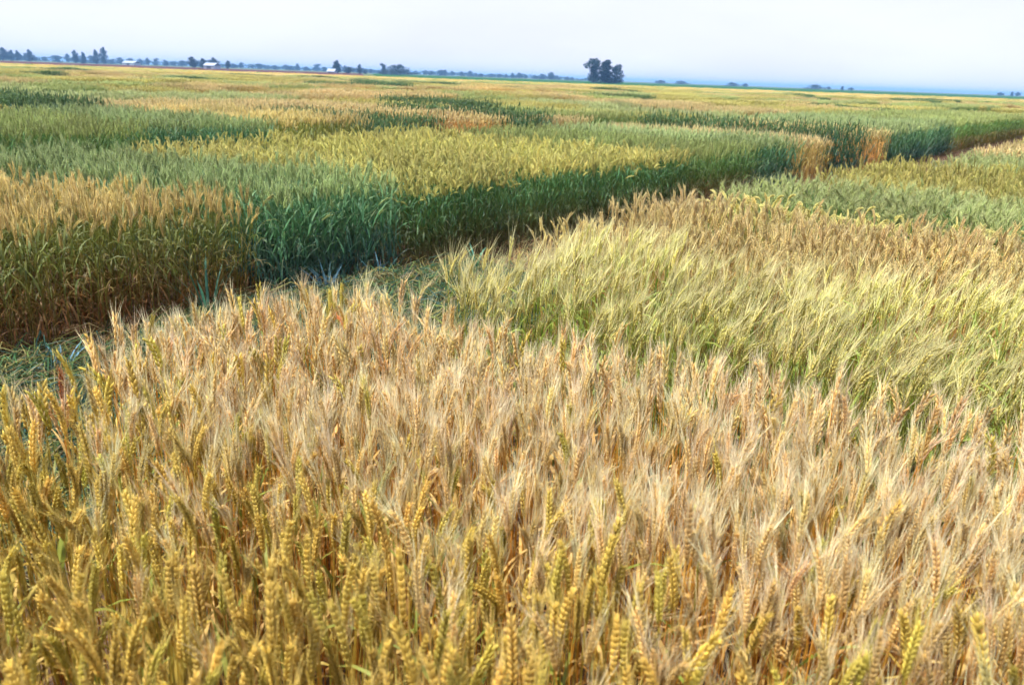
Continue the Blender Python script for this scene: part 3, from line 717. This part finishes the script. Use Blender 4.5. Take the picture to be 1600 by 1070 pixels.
def plain_material(name, c, rough=.6):
    m = bpy.data.materials.new(name); m.use_nodes = True; t = m.node_tree; L = t.links.new; pb = t.nodes['Principled BSDF']
    nz = N(t, 'ShaderNodeTexNoise'); nz.inputs['Scale'].default_value = 3; nz.inputs['Detail'].default_value = 5
    cr = N(t, 'ShaderNodeValToRGB'); e = cr.color_ramp.elements; e[0].color = (*(lin(c) * .85), 1); e[1].color = (*np.minimum(lin(c) * 1.1, .9), 1)
    L(nz.outputs[0], cr.inputs[0]); L(cr.outputs[0], pb.inputs['Base Color']); pb.inputs['Roughness'].default_value = rough; return m
M_ROOF, M_WALL, M_DOOR = plain_material('white_metal_roof', (156, 168, 184)), plain_material('pale_wall', (150, 158, 170)), plain_material('dark_opening', (60, 62, 66))
def boxm(B, x0, x1, y0, y1, z0, z1):
    V = [(x, y, z) for z in (z0, z1) for y in (y0, y1) for x in (x0, x1)]
    Q = [(0, 2, 3, 1), (4, 5, 7, 6), (0, 1, 5, 4), (2, 6, 7, 3), (0, 4, 6, 2), (1, 3, 7, 5)]
    B.add(V, [t for q in Q for t in ((q[0], q[1], q[2]), (q[0], q[2], q[3]))], (.5, .5, .5))
def shed(x, y, ln, dp, h, rot, label):
    root = obj('farm_shed', None, label=label, cat='shed'); root.location = (x, y, -.02); root.rotation_euler = (0, 0, rot)
    B = MB(); boxm(B, -ln / 2, ln / 2, -dp / 2, dp / 2, 0, h); obj('wall', B.mesh('wall', M_WALL, False), root)
    B = MB(); k = .3; a, b = ln / 2 + k, dp / 2 + k
    for sg in (-1, 1):
        B.add([(-a, sg * b, h - .1), (a, sg * b, h - .1), (a, 0, h + 1.5), (-a, 0, h + 1.5), (-a, sg * b, h + .05), (a, sg * b, h + .05), (a, 0, h + 1.65), (-a, 0, h + 1.65)],
              [(0, 1, 2), (0, 2, 3), (4, 6, 5), (4, 7, 6), (0, 4, 5), (0, 5, 1), (0, 3, 7), (0, 7, 4), (1, 5, 6), (1, 6, 2)], (.8, .8, .8))
    obj('roof', B.mesh('roof', M_ROOF, False), root)
    B = MB(); boxm(B, -1.6, 1.6, -dp / 2 - .06, -dp / 2 + .02, 0, h * .8); obj('door', B.mesh('door', M_DOOR, False), root)
shed(-326, 704, 13.5, 7, 1.9, -.43, 'long low white-roofed shed right of the tallest left tree')
shed(-195.5, 532, 8.2, 6, 2.0, -.35, 'short white shed in front of dark trees')
shed(-121.5, 540, 5.0, 4, 1.0, -.22, 'tiny white shed at the foot of the tall ragged tree')

# ------------------------------------------------------------------ the alley: lodged stems, weeds, stray stalks
def lodged_clump(seed, cols, n=26, ln=(.25, .6), zmax=.12, spread=.22, w=.009):
    r = np.random.default_rng(seed); B = MB(); a0 = 0
    for i in range(n):
        a = a0 + r.normal(0, .45); o = np.array([math.cos(a), math.sin(a), 0]); sd_ = np.array([-o[1], o[0], 0])
        p = np.array([r.uniform(-spread, spread) - .15, r.uniform(-spread, spread), 0.]); l = r.uniform(*ln); k = 5; hh = r.uniform(.02, zmax)
        pts = [p + o * l * t + np.array([0, 0, hh * math.sin(math.pi * min(1, t * 1.1)) + .012]) + sd_ * r.normal(0, .012) * t for t in np.linspace(0, 1, k)]
        c = cols[r.integers(0, len(cols))] * r.uniform(.75, 1.25); s = sd_ + np.array([0, 0, r.normal(0, .6)]); s /= np.linalg.norm(s)
        ribbon(B, pts, w * r.uniform(.5, 1.2) * np.array([.8, 1, .9, .6, .1]), s, [np.clip(c, 0, .9)] * k)
    return B.mesh('lodged_clump', M_CROP)
GC = [lin(c) for c in ((58, 94, 54), (50, 88, 64), (88, 108, 56), (44, 80, 70), (134, 130, 76), (104, 92, 58))]
SCs = [lin(c) for c in ((168, 144, 92), (140, 104, 66), (112, 86, 60), (180, 158, 108), (92, 112, 62))]
lg = proto_collection('lodged_green', [lodged_clump(s, GC, 60, (.2, .6), .16, .2, .007) for s in range(5)])
ls = proto_collection('lodged_straw', [lodged_clump(50 + s, SCs, 22, (.06, .35), .07, .22, .006) for s in range(5)])
ar = np.random.default_rng(8)
def lodged(name, coll, s0, s1, w0, w1, n, lab, cat, scmin=.7, dirn=0.):
    s, w = ar.uniform(s0, s1, n), ar.uniform(w0, w1, n); p = W(s, w)
    th = math.atan2(D[1], D[0]) + dirn + ar.normal(0, .7, n)
    sc = ar.uniform(scmin, 1.2, n)
    scatter(name, coll, np.concatenate([p, np.zeros((n, 1))], 1), ar.integers(0, 5, n), np.stack([np.zeros(n), np.zeros(n), th], 1), np.stack([sc] * 3, 1), label=lab, cat=cat, kind='stuff')
lodged('flattened_grass', lg, -1.1, .2, -1.7, -.1, 110, 'flattened green stems lying at the corner of the golden left plot', 'grass')
lodged('flattened_grass', lg, .2, 1.7, -1.7, -.1, 110, 'flattened blue-green stems lying at the foot of the blue-green plot', 'grass')
lodged('flattened_grass', lg, -2.9, -1.2, -2.2, -.3, 120, 'flattened green and yellow stems at the left edge of the alley', 'grass')
lodged('straw_litter', ls, -3.5, 14, -2.5, .1, 900, 'dry straw litter strewn over the bare alley floor', 'straw')

def tuft(name, s, w, n, ln, cols, label, cat='weed', wd=.016, up_=1.25):
    root = obj(name, None, label=label, cat=cat); p = W(np.array([s]), np.array([w]))[0]; root.location = (p[0], p[1], -.01)
    for i in range(n):
        a = ar.uniform(0, 6.28); o = np.array([math.cos(a), math.sin(a), 0]); sd_ = np.array([-o[1], o[0], 0]); l = ln * ar.uniform(.6, 1.2); q = o * .015; lp = [q]; e0 = ar.uniform(up_ - .3, up_ + .2); dr = ar.uniform(.3, 1.6)
        for k in range(6):
            e = e0 - dr * ((k + .5) / 6) ** 1.6; q = q + (math.cos(e) * o + math.sin(e) * np.array([0, 0, 1])) * l / 6; lp.append(q)
        c = cols[ar.integers(0, len(cols))] * ar.uniform(.8, 1.2); B = MB()
        ribbon(B, lp, wd * np.array([.5, .9, 1, .9, .7, .4, .03]), sd_, [np.clip(c, 0, .9)] * 7); obj('leaf', B.mesh('leaf', M_CROP), root)
BL = [lin(c) for c in ((84, 128, 142), (74, 120, 120), (96, 138, 158))]
tuft('blue_green_tuft', .45, -.12, 26, .30, BL, 'bluish leaf tuft at the foot of the blue-green plot, near its middle')
tuft('blue_green_tuft', .95, -.14, 20, .27, BL, 'second bluish leaf tuft at the foot of the blue-green plot, farther right')
tuft('blue_green_tuft', -1.6, -.45, 16, .24, BL, 'bluish leaf tuft at the left picture edge below the golden plot')
tuft('green_tuft', -.52, -.12, 14, .5, [lin((70, 120, 96))], 'dark green tuft leaning on the wall of the golden left plot')
tuft('green_tuft', 1.9, -.3, 14, .3, [lin((80, 140, 120)), lin((90, 150, 110))], 'green tuft at the foot of the first yellow-headed plot')
tuft('green_tuft', -2.5, -2.95, 10, .3, [lin((96, 140, 70))], 'small green tuft on bare soil at the thin corner of the tan wheat')

def stray(tn, s, w, seed, label, hs=1., tilt=(0, 0), group=None, cols=None):
    Tt = dict(T[tn]); Tt.update(cols or {})
    st, e, a, lv = plant_parts(Tt, 0, np.random.default_rng(seed)); p = W(np.array([s]), np.array([w]))[0]
    root = obj('wheat_stalk', None, label=label, cat='wheat stalk', group=group); root.location = (p[0], p[1], -.01); root.scale = (1, 1, hs); root.rotation_euler = (tilt[0], tilt[1], 0)
    obj('stem', st.mesh('stem', M_CROP), root); eo = obj('ear', e.mesh('ear', M_CROP), root); obj('awns', a.mesh('awns', M_CROP), eo)
    for l in lv: obj('leaf', l.mesh('leaf', M_CROP), root)
RED = dict(ear=lin((190, 110, 56)), awn=lin((200, 140, 90)), bend=1.4)
stray('tan', -1.72, -2.62, 5, 'dark rust bent ear sticking out near the back corner of the tan wheat', 1.0, cols=RED)
stray('tan', -1.80, -2.75, 6, 'second rust bent ear just in front of the first near the back corner', 1.0, cols=RED)
stray('tan', -2.62, -2.5, 7, 'upright reddish ear at the left end of the tan wheat by the alley', 1.0, cols=dict(RED, bend=.2))
for j in range(16):
    stray('ygr', -1.66 + ar.normal(0, .04), -2.52 + ar.normal(0, .04), 30 + j, 'yellow-green stalk in the small green bunch at the back corner of the tan wheat', 1.0, group='green bunch in the tan wheat')
for j in range(5):
    stray('barley', [3.0, 3.2, 3.6, -1.2, -.9][j], [-1.9, -1.75, -1.8, -2.2, -2.15][j], 60 + j, ['pale stalk leaning at the alley edge of the short green plot', 'second pale stalk leaning at the alley edge of the short green plot', 'third pale stalk standing apart at the alley edge of the short green plot', 'stalk standing out at the alley corner of the pale barley', 'second stalk standing out at the alley corner of the pale barley'][j], .9)

# ------------------------------------------------------------------ air
hm = bpy.data.materials.new('haze'); hm.use_nodes = True; t = hm.node_tree; t.nodes.clear()
pv = N(t, 'ShaderNodeVolumePrincipled'); pv.inputs['Color'].default_value = (.27, .56, 1.0, 1); pv.inputs['Density'].default_value = .00037; pv.inputs['Anisotropy'].default_value = 0.0
ho = N(t, 'ShaderNodeOutputMaterial'); t.links.new(pv.outputs[0], ho.inputs['Volume'])
B = MB(); boxm(B, -6900, 6900, -1900, 6900, -1.5, 15.5)
hz_ = obj('haze', B.mesh('haze', hm, False), kind='stuff', label='thin blue haze over the whole plain', cat='haze')
